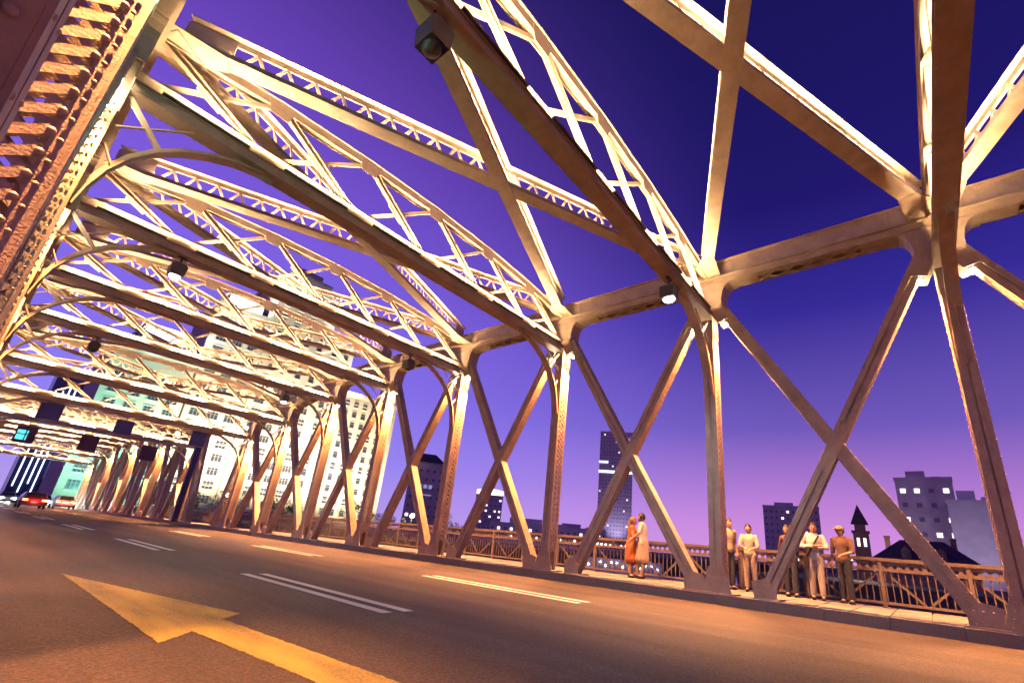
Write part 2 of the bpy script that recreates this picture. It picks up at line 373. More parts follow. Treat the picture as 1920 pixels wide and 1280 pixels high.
def arch_mesh(side):
    f = (lambda x: x) if side < 0 else (lambda x: W-x); mb = MB()
    pts = [(f(x), 0, z) for x, z in ARC]
    mb.sweep(pts, (.11, .012), (0, 1, 0)); 
    mb.sweep([(x, 0, z+.05) for x, y, z in pts], (.010, .05), (0, 1, 0))
    mb.box(min(f(0.002), f(.1)), max(f(0.002), f(.1)), -.012, .012, -2.1, -1.5)
    mb.box(min(f(1.45), f(2.1)), max(f(1.45), f(2.1)), -.012, .012, -.12, -.002)
    return mb.mesh('knee_arch', STEEL)
def archbar_mesh(side, i):
    f = (lambda x: x) if side < 0 else (lambda x: W-x)
    p, q = [((.05, -.05), (.60, -.66)), ((.05, -.62), (.86, -.02)), ((.04, -.95), (.20, -1.24))][i]
    mb = MB(); mb.beam((f(p[0]), -.02, p[1]), (f(q[0]), -.02, q[1]), .07 if i == 0 else .02, .06 if i == 0 else .05, (0, 1, 0))
    return mb.mesh('spandrel_bar', STEEL)
def strip_mesh(L0, L1, ys, z, seg=1.5, gap=.28):
    mb = MB()
    x = L0
    while x < L1-.2:
        e = min(x+seg, L1)
        for y in ys:
            mb.use(LEDBOX).box(x, e, y-.03, y+.03, z, z+.045)
            mb.use(LED).add([(x+.02, y-.02, z+.047), (e-.02, y-.02, z+.047), (e-.02, y+.02, z+.047), (x+.02, y+.02, z+.047)], [(0, 1, 2, 3)])
        x = e+gap
    return mb.mesh('light_strip')
def projector_mesh():
    mb = MB()
    for k in range(6):
        x = .95+k*W/NP; mb.use(LEDBOX).box(x-.62, x+.62, -.205, -.155, .204, .245)
        for q in (-.5, .5): mb.box(x+q-.02, x+q+.02, -.19, -.17, .245, .262)
        mb.use(LED).add([(x-.6, -.20, .247), (x+.6, -.20, .247), (x+.6, -.16, .247), (x-.6, -.16, .247)], [(0, 1, 2, 3)])
    return mb.mesh('projector_bar')
def projector_light(parent):
    d = bpy.data.lights.new('projector_beam', 'AREA'); d.shape = 'RECTANGLE'; d.size = 10.0; d.size_y = .06; d.energy = PROJ_W; d.color = WARM; d.spread = R(120)
    o = bpy.data.objects.new('projector_beam', d); COL.objects.link(o); o.parent = parent; o.location = (W/2, -.20, .275)
    o.rotation_euler = Vector((0, .42, 1)).to_track_quat('-Z', 'X').to_euler(); o.rotation_euler = (math.pi-.12, 0, 0)
# ---- lateral brace pieces (local x along the brace, length L)
def lat_lower(L):
    mb = MB(); mb.box(.1, L-.1, -.15, .15, 0, .012)
    for s in (-1, 1): mb.box(.1, L-.1, min(s*.12, s*.135), max(s*.12, s*.135), .012, .11)
    for k in range(1, 7): rivets(mb, (L*k/7, -.12, 0), (L*k/7, .12, 0), (0, 0, -1), .24, .016)
    return mb.mesh('lateral_brace', STEEL)
def lat_upper(L):
    mb = MB(); mb.box(.3, L-.3, -.12, .12, .545, .557); mb.box(.3, L-.3, -.014, .014, .43, .545)
    return mb.mesh('upper_beam', STEEL)
NLAC = 48
def lace_bar(L, s):
    step = (L-1.2)/NLAC; mb = MB()
    a, b = (.03, .46) if s > 0 else (.46, .03)
    p, q = Vector((0, .02*s, a)), Vector((step, .02*s, b)); d = (q-p).normalized(); n = Vector((0, 1, 0)).cross(d)
    mb.bar(p, q, n, (0, 1, 0), .028, .005)
    return mb.mesh('lacing_bar', STEEL)
def lat_lacing(L):
    step = (L-1.2)/NLAC; mb = MB()
    for k in range(NLAC):
        s = 1 if k % 2 == 0 else -1; a, b = (.03, .46) if s > 0 else (.46, .03)
        p, q = Vector((.6+k*step, .02*s, a)), Vector((.6+(k+1)*step, .02*s, b)); d = (q-p).normalized(); n = Vector((0, 1, 0)).cross(d)
        mb.bar(p, q, n, (0, 1, 0), .028, .005)
    return mb.mesh('lacing', STEEL)
def end_plate(L, e):
    mb = MB(); x0, x1, c = ((.0, .95, .62), (L-.95, L, L-.62))[e]
    mb.prism([(x0, -.42), (x1, -.16), (x1, .16), (x0, .42)] if e == 0 else [(x0, -.16), (x1, -.42), (x1, .42), (x0, .16)], 'z', -.016, .002)
    mb.box(c-.35, c+.35, -.03, -.015, .0, .5)
    return mb.mesh('end_plate', STEEL)

def flood(parent, x, y, z, side, power, light=True):
    def mk():
        mb = MB(); mb.use(LEDBOX).cyl((0, 0, .16), (0, 0, 0), .055, .075, 10); mb.box(-.02, .02, -.02, .02, .16, .24)
        mb.use(BULB).ball((0, 0, -.01), .085, .085, .06, 12, 8)
        return mb.mesh('floodlight')
    o = ob('floodlight', cached('flood', mk), parent, (x, y, z))
    if light: lamp('SPOT', 'floodlight_beam', o, (0, 0, -.12), power, GOLD, (side*.05 if side < 0 else -.25, 0, -3), .05, 68 if side < 0 else 92, 1)
    return o

def build_span(name, label, ys, hs, end_lo, end_hi, indiv, lit):
    B = thing(name, label, 'bridge')
    n = len(ys)
    for i in range(n):
        y, h = ys[i], hs[i]
        for side, x in ((-1, 0.0), (1, W)):
            po = ob('post', cached(('post', round(h, 2), side), lambda: (lambda mb: (member(mb, (0, 0, .03), (0, 0, h+1.05), side), mb)[1].mesh('post', STEEL))(MB())), B, (x, y, 0))
            if not (side < 0 and i == indiv.get('post')):
                ob('lacing', cached(('plac', round(h, 2), side), lambda: member_lacing(MB(), (0, 0, .5), (0, 0, h+.1), side).mesh('lacing', STEEL)), po, kind='stuff')
            if y < 24: ob('rivets', cached(('priv', round(h, 2), side), lambda: member_rivets(MB(), (0, 0, .5), (0, 0, h+.1), side).mesh('rivets', RIVET)), po, kind='stuff')
            g = ob('gusset_plate', cached(('gus', side), lambda: gusset_mesh(side)), B, (x, y, h))
            if y < 24: ob('rivets', cached(('grv', side), lambda: gusset_rivets(side)), g, kind='stuff')
            ob('foot_plate', cached(('foot', side), lambda: foot_mesh(side)), B, (x, y, 0))
            for s in (-1, 1):
                if lit(i): flood(po, side*.16, s*.42, h-.12, side, FLOOD_W*(1 if side > 0 else (1.5 if abs(y) < .1 and s < 0 else .5)), True)
        sw = ob('sway_frame', cached('strut', strut_mesh), B, (0, y, h))
        ob('upper_strut', cached('ustrut', ustrut_mesh), sw)
        for k in range(NP):
            for hv in (True, False): ob('web_bar', cached(('web', k, hv), lambda: web_mesh(k, hv)), sw)
        for side in (-1, 1):
            ob('knee_arch', cached(('arch', side), lambda: arch_mesh(side)), sw)
            for q in range(3): ob('spandrel_bar', cached(('ab', side, q), lambda: archbar_mesh(side, q)), sw)
        pj = ob('projector_bar', cached('pbar', projector_mesh), sw)
        projector_light(pj)
    for i in range(n-1):
        y0, y1, h0, h1 = ys[i], ys[i+1], hs[i], hs[i+1]; L = y1-y0; dz = h1-h0
        for side, x in ((-1, 0.0), (1, W)):
            key = ('ch', round(L, 2), round(dz, 2), side)
            c = ob('top_chord', cached(key, lambda: chord_mesh(L, dz, side)), B, (x, y0, h0+1.0))
            if y0 < 20: ob('rivets', cached(('cr',)+key, lambda: chord_rivets(L, dz, side)), c, kind='stuff')
            for kk, (a, b) in enumerate((((0, .30, .42+h0), (0, L-.94, .06)), ((0, L-.30, .42+h1), (0, .50, .06)))):
                key = ('dg', round(L, 2), round(h0, 2), round(h1, 2), side, kk)
                o = ob('diagonal', cached(key, lambda: (lambda mb: (member(mb, a, b, side, .26, .27), mb)[1].mesh('diagonal', STEEL))(MB())), B, (x+side*(.075+kk*.007), y0, 0))
                ob('lacing', cached(('dl',)+key, lambda: member_lacing(MB(), a, b, side, .26, .27).mesh('lacing', STEEL)), o, kind='stuff')
                if y0 < 16: ob('rivets', cached(('dr',)+key, lambda: member_rivets(MB(), a, b, side, .26, .27).mesh('rivets', RIVET)), o, kind='stuff')
            # crossing cover plate
            def cover():
                mb = MB(); 
                d = Vector((0, L-1.24, -h0-.36)).normalized(); nn = d.cross(Vector((1, 0, 0)))
                mb.bar(-d*.5, d*.6, nn, (1, 0, 0), .128, .008)
                for s in (-.1, -.035, .035, .1): rivets(mb, -d*.5+nn*s-Vector((side*.008, 0, 0)), d*.5+nn*s-Vector((side*.008, 0, 0)), (-side, 0, 0), .10, .014)
                return mb.mesh('cover_plate', STEEL)
            ob('cover_plate', cached(('cov', round(h0, 1), side), cover), B, (x+side*.066, y0+2.275, (h0+h1)/2*.4443+.22))
        for d in (0, 1):
            za, zb = h0+1.27, h1+1.27
            a = Vector((0, y0, za)) if d == 0 else Vector((0, y1, zb)); b = Vector((W, y1, zb)) if d == 0 else Vector((W, y0, za))
            v = b-a; LL = v.length
            rot = (0, -math.asin(v.z/LL), math.atan2(v.y, v.x))
            key = round(LL, 1)
            lt = ob('lateral_brace', cached(('ll', key), lambda: lat_lower(LL)), B, a+Vector((0, 0, .02*d)), rot)
            ob('upper_beam', cached(('lu', key), lambda: lat_upper(LL)), lt)
            for e in (0, 1): ob('end_plate', cached(('le', key, e), lambda: end_plate(LL, e)), lt)
            ob('light_strip', cached(('ls', key), lambda: strip_mesh(.9, LL-.9, (-.06, .06), .02, 1.7, .3)), lt)
            if i in indiv.get('lat', ()):
                bars = [cached(('lb', key, s), lambda: lace_bar(LL, s)) for s in (1, -1)]; step = (LL-1.2)/NLAC
                for k in range(NLAC): ob('lacing_bar', bars[k % 2], lt, (.6+k*step, 0, 0))
            else: ob('lacing', cached(('lk', key), lambda: lat_lacing(LL)), lt, kind='stuff')
    for yb, i in ((end_lo, 0), (end_hi, n-1)):
        if yb is None: continue
        for side, x in ((-1, 0.0), (1, W)):
            a, b = (x, yb, .03), (x, ys[i]+(.3 if yb > ys[i] else -.3), hs[i]+1.2)
            mb = MB(); member(mb, a, b, side, .42, .44); member_lacing(mb, a, b, side, .42, .44, .2)
            ob('end_post', mb.mesh('end_post', STEEL), B)
    return B
ysn = [(i-1)*P for i in range(-1, 8)]
hsn = [6.62, 6.57, 6.52, 6.52, 6.5, 6.5, 6.44, 5.66, 5.18]
near = build_span('truss_bridge_span', 'near span of the cream riveted steel truss bridge lit gold overhead', ysn, hsn, None, 30.5, {'post': 2, 'lat': (1, 2, 3)}, lambda i: True)
ysf = [38.3+j*P for j in range(9)]
hsf = [5.1, 5.7, 6.4, 6.5, 6.5, 6.5, 6.4, 5.7, 5.1]
far = build_span('truss_bridge_span', 'far span of the cream steel truss bridge beyond the blue signs', ysf, hsf, 35.9, 79.0, {}, lambda i: i % 2 == 0)

# the near left post carries its own lacing bars and rivets
lp = [o for o in near.children if o.name.startswith('post') and abs(o.location.y) < .01 and o.location.x < 1][0]
mb = MB().bar((0, 0, -.105), (0, 0, .105), (1, 0, 0), (0, 1, 0), .02, .0025)
def tilted(s):
    m_ = MB(); p, q = Vector((-s*.10, -.003*s, -.085)), Vector((s*.10, -.003*s, .085)); d = (q-p).normalized()
    m_.bar(p, q, d.cross(Vector((0, 1, 0))), (0, 1, 0), .028, .0025); return m_.mesh('lacing_bar', STEEL)
tb = [tilted(1), tilted(-1)]; rv = MB().dome((0, 0, 0), (0, -1, 0), .021, .017, 10).mesh('rivet', RIVET)
for k in range(40):
    z = .8+k*.15
    for yy in (-.146, .146):
        for t in tb: ob('lacing_bar', t, lp, (-.2, yy, z))
    for x in (-.105, -.295): ob('rivet', rv, lp, (x, -.150, z+.075))

# ================================================================== railing
def railing(x, label, y0, y1, indiv):
    T = thing('railing', label, 'railing', (x, 0, 0))
    ob('top_rail', MB().box(-.05, .05, y0, y1, .96, 1.03).box(-.03, .03, y0, y1, .935, .96).mesh('top_rail', RAILM), T)
    mb = MB(); step = .15; y = y0       # pierced band: ring strips around round holes
    while y < y1-step and y < y0+46:
        n = 8; cy, cz, r = y+step/2, .855, .045; vs = []
        oc = [(step/2, 0), (step/2, .075), (0, .075), (-step/2, .075), (-step/2, 0), (-step/2, -.075), (0, -.075), (step/2, -.075)]
        for k in range(n):
            t = 2*math.pi*k/n; vs += [(-.006, cy+oc[k][0], cz+oc[k][1]), (-.006, cy+r*math.cos(t), cz+r*math.sin(t))]
        mb.add(vs, [(2*k, 2*((k+1) % n), 2*((k+1) % n)+1, 2*k+1) for k in range(n)])
        y += step
    ob('pierced_band', mb.mesh('pierced_band', RAILM), T, kind='stuff')
    ob('middle_rail', MB().box(-.03, .03, y0, y1, .745, .785).mesh('middle_rail', RAILM), T)
    ob('bottom_rail', MB().box(-.03, .03, y0, y1, .07, .12).mesh('bottom_rail', RAILM), T)
    pm = MB().box(-.035, .035, -.035, .035, -.05, .96).box(-.06, .06, -.06, .06, -.05, .02).mesh('rail_post', RAILM)
    dm = [MB().beam((.03, .04, .74), (.03, .72, .12), .05, .012, (1, 0, 0)).mesh('rail_diagonal', RAILM), MB().beam((.03, .80, .12), (.03, 1.46, .74), .05, .012, (1, 0, 0)).mesh('rail_diagonal', RAILM)]
    nb = int((y1-y0)/1.52)
    for k in range(nb+1):
        ob('rail_post', pm, T, (0, y0+k*1.52, 0))
        for d in dm: ob('rail_diagonal', d, T, (0, y0+k*1.52, 0))
    bm_ = MB().box(-.010, .010, -.010, .010, .10, .80).mesh('baluster', RAILM)
    y, c = y0+.06, 0; rest = MB()
    while y < y1:
        if y > -8 and c < indiv: ob('baluster', bm_, T, (0, y, 0)); c += 1
        else: rest.box(-.010, .010, y-.010, y+.010, .10, .80)
        y += .1267
    ob('balusters', rest.mesh('balusters', RAILM), T, kind='stuff')
    return T
railing(13.7, 'dark iron railing with round pierced band along the right sidewalk', -18, 84, 300)
railing(-2.7, 'dark iron railing outside the left truss beside the narrow walk', -12, 84, 0)

# ================================================================== street lamps under the struts
def strut_lamp(x, y, z, label, on=True):
    T = thing('street_lamp', label, 'lamp', (x, y, z))
    ob('housing', cached('slh', lambda: MB().prism([(-.13, 0), (.13, 0), (.16, .26), (.10, .32), (-.10, .32), (-.16, .26)], 'y', -.16, .16).mesh('housing', DARK)), T)
    ob('bracket', cached('slb', lambda: MB().box(-.02, .02, -.03, .03, .32, .52).box(-.10, .10, -.03, .03, .50, .53).mesh('bracket', DARK)), T)
    ob('lens', cached(('sll', on), lambda: MB().ball((0, 0, -.005), .11, .13, .07, 12, 8).mesh('lens', COOL if on else DARK)), T)
    if on: lamp('SPOT', 'lamp_beam', T, (0, 0, -.1), 500, (.75, .88, 1), (0, 0, -3), .1, 120, .8)
strut_lamp(2.0, 0, 5.98, 'dark box lamp hanging under the nearest overhead strut', False)
strut_lamp(8.6, 0, 5.98, 'bright blue white lamp under the nearest strut beside its right arch')
strut_lamp(2.0, 2*P, 5.96, 'lit white lamp under the third strut near its left arch')
strut_lamp(8.7, 2*P, 5.96, 'box lamp under the third strut near its right arch', False)
strut_lamp(2.0, 4*P, 5.9, 'small dark lamp under the fifth strut near its left arch', False)
strut_lamp(8.75, 4*P, 5.9, 'small lit lamp under the fifth strut near its right arch')
gl = thing('signal_lamp', 'small green glowing lamp on the left post gusset', 'lamp', (-.06, .9, 5.0))
ob('lens', MB().ball((0, 0, 0), .035, .035, .035).mesh('lens', mat('green_glow', (.2, .9, .6), .4, emit=(.2, 1, .65), estr=60)), gl)
ob('bracket', MB().box(-.12, -.03, -.01, .01, -.015, .015).mesh('bracket', DARK), gl)
lamp('POINT', 'lamp_glow', gl, (.25, .3, .2), 60, (.25, 1, .65), None, .05)

# ================================================================== overhead signs
def sign(x, y, z, w, h, label, m, frame=False, glow=None):
    T = thing('hanging_sign', label, 'sign', (x, y, z))
    ob('panel', MB().box(-w/2, w/2, -.02, .02, -h/2, h/2).mesh('panel', m), T)
    ob('border', MB().box(-w/2-.02, w/2+.02, -.026, .026, h/2, h/2+.03).box(-w/2-.02, w/2+.02, -.026, .026, -h/2-.03, -h/2).box(-w/2-.02, -w/2, -.026, .026, -h/2, h/2).box(w/2, w/2+.02, -.026, .026, -h/2, h/2).mesh('border', mat('sign_border', (.30, .25, .22), .5)), T)
    ob('hanger', MB().box(-.02, .02, .03, .06, h/2, h/2+.3).box(-w*.35, w*.35, .03, .06, -h*.3, h/2+.05).mesh('hanger', DARK), T)
    if frame: ob('rib', MB().box(-w/2, w/2, -.05, -.02, -.03, .03).box(-.03, .03, -.05, -.021, -h/2, h/2).mesh('rib', m), T)
    if glow: ob('lit_square', MB().box(-w*.42, w*.1, -.035, -.021, -h*.35, h*.25).mesh('lit_square', glow), T)
sign(2.36, 29.2, 4.75, .8, .82, 'dark blue square sign leftmost under the portal strut', BLUE)
sign(5.2, 29.2, 4.62, .72, .72, 'dark blue square sign hanging in the middle of the portal', BLUE)
sign(8.56, 29.2, 4.74, .72, .82, 'dark blue square sign nearest the right end of the portal', BLUE)
PURP = mat('signal_back', (.10, .05, .08), .5)
sign(5.2, 38.0, 4.30, .85, .95, 'brown ribbed signal box in the middle of the far portal', PURP, True)
sign(8.3, 38.0, 4.25, .85, .95, 'brown ribbed signal box at the right of the far portal', PURP, True)
sign(2.4, 38.0, 4.25, .85, .95, 'signal box with a lit cyan square at the left of the far portal', PURP, True, mat('cyan_glow', (.2, .6, .6), .4, emit=(.1, .75, .8), estr=1.4))
T = thing('sign_pole', 'thick dark blue pole beside the far portal end', 'pole', (10.72, 36.9, 0))
ob('shaft', MB().box(-.17, .17, -.17, .17, .02, 5.3).mesh('shaft', mat('blue_pole', (.035, .03, .14), .45)), T)
ob('base_plate', MB().box(-.28, .16, -.28, .28, -.01, .03).mesh('base_plate', DARK), T)

# ================================================================== buildings
WM = {}
def window(w, h, style=0):
    def mk():
        mb = MB(); mb.use(PANE).box(-w/2, w/2, -.06, .0, 0, h)
        mb.use(FRAME)
        for x in ([-w/2, w/2] if style == 0 else [-w/2, -w/6, w/6, w/2]): mb.box(x-.07, x+.07, -.14, -.0, -.02, h+.02)
        mb.box(-w/2-.08, w/2+.08, -.15, 0, h*.66, h*.66+.1)
        mb.use(TRIM).box(-w/2-.18, w/2+.18, -.30, 0, -.28, -.05).box(-w/2-.12, w/2+.12, -.2, 0, h+.03, h+.25)
        return mb.mesh('window')
    return cached(('win', w, h, style), mk)
def block(T, x0, x1, y0, y1, z0, z1, m=STONE, cornice=True):
    mb = MB().box(x0, x1, y0, y1, z0, z1)
    o = ob('wall', mb.mesh('wall', m), T)
    if cornice:
        ob('cornice', MB().box(x0-.35, x1+.35, y0-.35, y1+.35, z1-.9, z1+.25).mesh('cornice', TRIM), o)
        band = MB()
        z = z0+8.2
        while z < z1-3: band.box(x0-.08, x1+.08, y0-.08, y1, z, z+.28); z += 3.5*3
        if band.v: ob('string_course', band.mesh('string_course', TRIM), o)
    return o
def windows(wall, x0, x1, yf, z0, z1, cols, w, h, style=0, floor=3.5, paired=False):
    dx = (x1-x0)/cols; z = z0
    while z+h < z1-1.2:
        for c in range(cols):
            xc = x0+(c+.5)*dx
            for o_ in ((-w*.72, w*.72) if paired else (0,)): ob('window', window(w, h, style), wall, (xc+o_, yf, z))
        z += floor
# --- the big stepped apartment tower
BM = thing('apartment_tower', 'huge stepped stone apartment tower floodlit from its base', 'building')
YF = 140.0
a = block(BM, 45, 63, YF, YF+24, -1, 70.5); windows(a, 45.8, 62.2, YF, 41, 70, 4, 1.5, 2.0, 0, 3.5)
windows(a, 45.8, 62.2, YF, 3, 40, 4, 2.4, 1.9, 1, 3.5)
b_ = block(BM, 63, 72, YF+.8, YF+22, -1, 57); windows(b_, 63.5, 71.5, YF+.8, 3, 56, 2, 1.5, 2.0, 0, 3.5)
c_ = block(BM, 72, 93, YF+1.8, YF+22, -1, 42.5); windows(c_, 72.6, 92, YF+1.8, 3, 42, 6, 1.45, 2.0, 0, 3.5)
d_ = block(BM, 32, 45, YF+.8, YF+22, -1, 56); windows(d_, 32.6, 44.4, YF+.8, 3, 55, 3, 2.4, 1.9, 1, 3.5)
ob('roof_pavilion', MB().box(48, 60, YF+3, YF+18, 70.5, 75.5).box(50.5, 57.5, YF+5, YF+15, 75.5, 78.5).box(47.6, 60.4, YF+2.6, YF+18.4, 75.2, 75.7).mesh('roof_pavilion', STONE), BM)
ob('roof_pavilion', MB().box(34, 43, YF+3.5, YF+16, 56, 61).box(33.6, 43.4, YF+3.1, YF+16.4, 60.6, 61.2).mesh('roof_pavilion', STONE), BM)
rl = MB()
for k in range(12): rl.ball((45.3+k*1.58, YF-.2, 71.3), .22, .22, .22, 8, 6)
ob('parapet_lamps', rl.mesh('parapet_lamps', mat('parapet_glow', (.8, .8, 1), .4, emit=(.75, .75, 1), estr=14)), BM, kind='stuff')
rl = MB()
for k in range(5): rl.box(45, 63, YF-.3, YF-.22, 71.2+k*.45, 71.3+k*.45)
for k in range(19): rl.box(45+k, 45.08+k, YF-.32, YF-.2, 70.7, 73.1)
ob('roof_railing', rl.mesh('roof_railing', FRAME), BM, kind='stuff')
for x, y, tx, tz, e, ang in ((38, 122, 39, 22, 1, 95), (54, 121, 54, 24, 1.2, 95), (68, 121, 68, 22, 1, 95), (84, 121, 83, 18, 1.2, 95)):
    lamp('SPOT', 'facade_light', None, (x, y, .8), 170000*e, (1, .80, .50), (tx, YF, tz), .6, ang, 1)
for x, z, tx, tz in ((34.5, 57, 40, 64), (67.5, 58, 64, 68), (80, 43.3, 70, 52)):
    lamp('SPOT', 'setback_flood', None, (x, YF-2, z), 40000, (1, .93, .82), (tx, YF+6, tz), .3, 120, 1)
# --- green lit block
GB = thing('apartment_block', 'stone apartment block washed in green light left of the tower', 'building')
g_ = block(GB, 15, 30.5, 136, 160, -1, 36); windows(g_, 15.6, 30, 136, 3, 35, 4, 2.0, 2.0, 1, 3.6)
g2 = block(GB, 19, 27, 139, 156, 36, 43, STONE)
lamp('SPOT', 'facade_light', None, (22, 112, .8), 120000, (.35, 1, .72), (22, 136, 22), .6, 110, 1)
lamp('SPOT', 'roof_flood', None, (20, 133.4, 36.5), 60000, (.95, .97, 1), (22, 140, 41), .3, 130, 1)
def sign_box(T, x0, x1, y, z0, z1, col, e): ob('lit_panel', MB().box(x0, x1, y-.2, y, z0, z1).mesh('lit_panel', mat('lit_%s' % str(col), col, .5, emit=col, estr=e)), T)
# --- tower with vertical light lines
GLASS = mat('tower_glass', (.05, .06, .16), .25, noise=.3, scale=.2)
LT = thing('office_tower', 'glass office tower with glowing white vertical light lines', 'building')
block(LT, 24, 48, 400, 425, -1, 74, GLASS, False)
lm = mat('line_glow', (.8, .85, 1), .4, emit=(.8, .88, 1), estr=5)
lb = MB().box(-.16, .16, -.4, -.1, 0, 60).mesh('light_line', lm)
for k, (x, z, s) in enumerate(((26, 6, .95), (29, 3, 1.0), (31.5, 8, 1.0), (34, 2, 1.05), (37, 12, .9), (40, 20, .75), (43, 8, .7))): ob('light_line', lb, LT, (x, 400, z)).scale = (1.3, 1, s)
cb = thing('office_block', 'blue glass block between the light line tower and green block', 'building')
block(cb, 38, 62, 330, 352, -1, 72, mat('blue_glass', (.06, .08, .28), .3, noise=.35, scale=.12), False)
LITW = mat('lit_windows', (.9, .85, .9), .5, emit=(1, .86, .75), estr=2.2)
def far_tower(name, label, x, y, w, d, h, m, rz=0, lit=18, seed=1, cat='building', z0=-1.2, win=True):
    T = thing(name, label, cat, (x, y, z0), rz); rnd = random.Random(seed)
    ob('wall', MB().box(-w/2, w/2, -d/2, d/2, 0, h).mesh('wall', m), T)
    mb = MB(); dk = MB(); nf = max(3, int(h/3.6)); nc = max(3, int(w/3))
    rp = MB().box(-w/2-.2, w/2+.2, -d/2-.2, d/2+.2, h-.5, h+.45).box(-w*.3, w*.05, -d*.2, d*.2, h+.45, h+3.2).box(w*.15, w*.32, -d*.1, d*.2, h+.45, h+1.8)
    ob('roof_plant', rp.mesh('roof_plant', m), T)
    lg = MB()
    for f in range(2, nf, 3): lg.box(-w/2-.12, w/2+.12, -d/2-.14, d/2, f*h/nf-.5, f*h/nf-.3)
    ob('ledges', lg.mesh('ledges', m), T, kind='stuff')
    for f in range(1, nf) if win else ():
        for c in range(nc):
            t = mb if rnd.random() < lit/(nf*nc) else dk
            xx = -w/2+(c+.5)*w/nc
            t.box(xx-.62, xx+.62, -d/2-.08, -d/2+.02, f*h/nf, f*h/nf+1.2)
    if dk.v: ob('windows', dk.mesh('windows', mat('dim_pane', (.16, .13, .20), .3)), T, kind='stuff')
    if mb.v: ob('lit_windows', mb.mesh('lit_windows', LITW), T, kind='stuff')
    return T
DIM = mat('dim_facade', (.50, .42, .48), .8, noise=.2, scale=.2)
PALE = mat('pale_facade', (.62, .58, .62), .8, noise=.12, scale=.3)
T = far_tower('office_building', 'dark block with a hipped roof right of the stone tower', 137, 176, 15, 16, 31, DIM, -.6, 4, 3)
ob('roof', MB().add([(-8, -8.5, 31), (8, -8.5, 31), (8, 8.5, 31), (-8, 8.5, 31), (-3, 0, 36.5), (3, 0, 36.5)], [(0, 1, 5, 4), (1, 2, 5), (2, 3, 4, 5), (3, 0, 4), (3, 2, 1, 0)]).mesh('roof', mat('roof_dark', (.05, .04, .06), .8)), T)
ob('roof_sign', MB().box(-3, -1.6, -8.4, -8.2, 20, 21.6).box(-.8, .6, -8.4, -8.2, 20, 21.6).box(1.4, 2.8, -8.4, -8.2, 20, 21.6).box(-3.2, 3, -8.4, -8.2, 17, 17.4).mesh('roof_sign', mat('sign_glow', (.5, .5, .8), .5, emit=(.45, .5, .9), estr=.5)), T)
T = far_tower('office_building', 'block with a glowing white curved crown above the railing', 248, 244, 19, 18, 30, DIM, -.78, 16, 5)
cr = MB(); cr.prism([(-9.5+19*k/8, 34.6-.075*(k-4)**2) for k in range(9)]+[(9.5, 30), (-9.5, 30)], 'y', -9, 9)
ob('crown', cr.mesh('crown', mat('crown_glow', (.9, .9, .9), .5, emit=(1, .86, .80), estr=2.6)), T)
T = far_tower('skyscraper', 'tall dark tower behind the crossing braces with lit rings', 433, 246, 34, 34, 117, DIM, -1.05, 26, 8)
ob('light_ring', MB().box(-17.3, 17.3, -17.6, -17.1, 74, 76.5).box(-17.3, -8, -17.7, -17.2, 84, 86).mesh('light_ring', mat('ring_glow', (.7, .8, 1), .5, emit=(.6, .75, 1), estr=2.2)), T)
ob('roof_logo', MB().ball((10, -17.6, 108), 3.4, .6, 3.4, 12, 8).box(4, 8, -17.8, -17.2, 106, 108).mesh('roof_logo', mat('logo_glow', (1, .4, .9), .5, emit=(1, .35, .85), estr=6)), T)
far_tower('office_building', 'dark stepped building with scattered lit windows at far right', 182, -6, 13, 20, 28, DIM, -1.6, 14, 11)
far_tower('office_building', 'pale windowless slab in front of the dark stepped building', 160, -15, 10, 14, 19.5, PALE, -1.65, 0, 13, win=False)
far_tower('office_building', 'low dim office block with a bright strip on its roof edge', 330, 60, 30, 30, 34, DIM, -1.4, 12, 15)
far_tower('office_building', 'long low pale hall beyond the river left of the couple', 190, 150, 46, 20, 9, PALE, -.9, 22, 17)
far_tower('office_building', 'low long building right of the crowned block across the river', 300, 200, 40, 22, 13, DIM, -.95, 26, 19)
lamp('SPOT', 'facade_light', None, (140, -12, 1), 3500, (.85, .7, 1), (162, -14, 12), .5, 90, 1)  # added lilac fill spot, no fixture, lightens the pale slab
lamp('SPOT', 'facade_light', None, (165, 2, 1), 3000, (.9, .65, .9), (182, -5, 16), .5, 90, 1)  # added mauve fill spot lifting the dark far-right building
lamp('SPOT', 'facade_light', None, (405, 225, 4), 45000, (.7, .6, 1), (430, 244, 55), .5, 100, 1)  # added violet fill spot brightening the skyscraper, no fixture there
# hipped roof house with dormers
H = thing('brick_house', 'long house with a hipped roof, chimneys and dormers across water', 'house', (115, -3.2, -1.2), R(-91))
BR = mat('brick_wall', (.26, .13, .12), .85, noise=.25, scale=1.5); RT = mat('slate_roof', (.07, .05, .07), .8, noise=.3, scale=2)
ob('wall', MB().box(-7.3, 7.3, -5, 5, 0, 3.9).mesh('wall', BR), H)
ob('eaves', MB().box(-7.8, 7.8, -5.5, 5.5, 3.9, 4.12).mesh('eaves', TRIM), H)
rf = ob('roof', MB().add([(-7.8, -5.5, 4.12), (7.8, -5.5, 4.12), (7.8, 5.5, 4.12), (-7.8, 5.5, 4.12), (-3.2, 0, 7.9), (3.2, 0, 7.9)], [(0, 1, 5, 4), (1, 2, 5), (2, 3, 4, 5), (3, 0, 4), (3, 2, 1, 0)]).mesh('roof', RT), H)
for x in (-2.4, 2.6):
    ob('dormer', MB().prism([(x-.7, 4.4), (x+.7, 4.4), (x+.7, 5.9), (x, 6.6), (x-.7, 5.9)], 'y', -4.9, -2).mesh('dormer', BR), rf)
    ob('dormer_window', MB().box(x-.4, x+.4, -4.96, -4.88, 4.7, 5.8).mesh('dormer_window', PANE), rf)
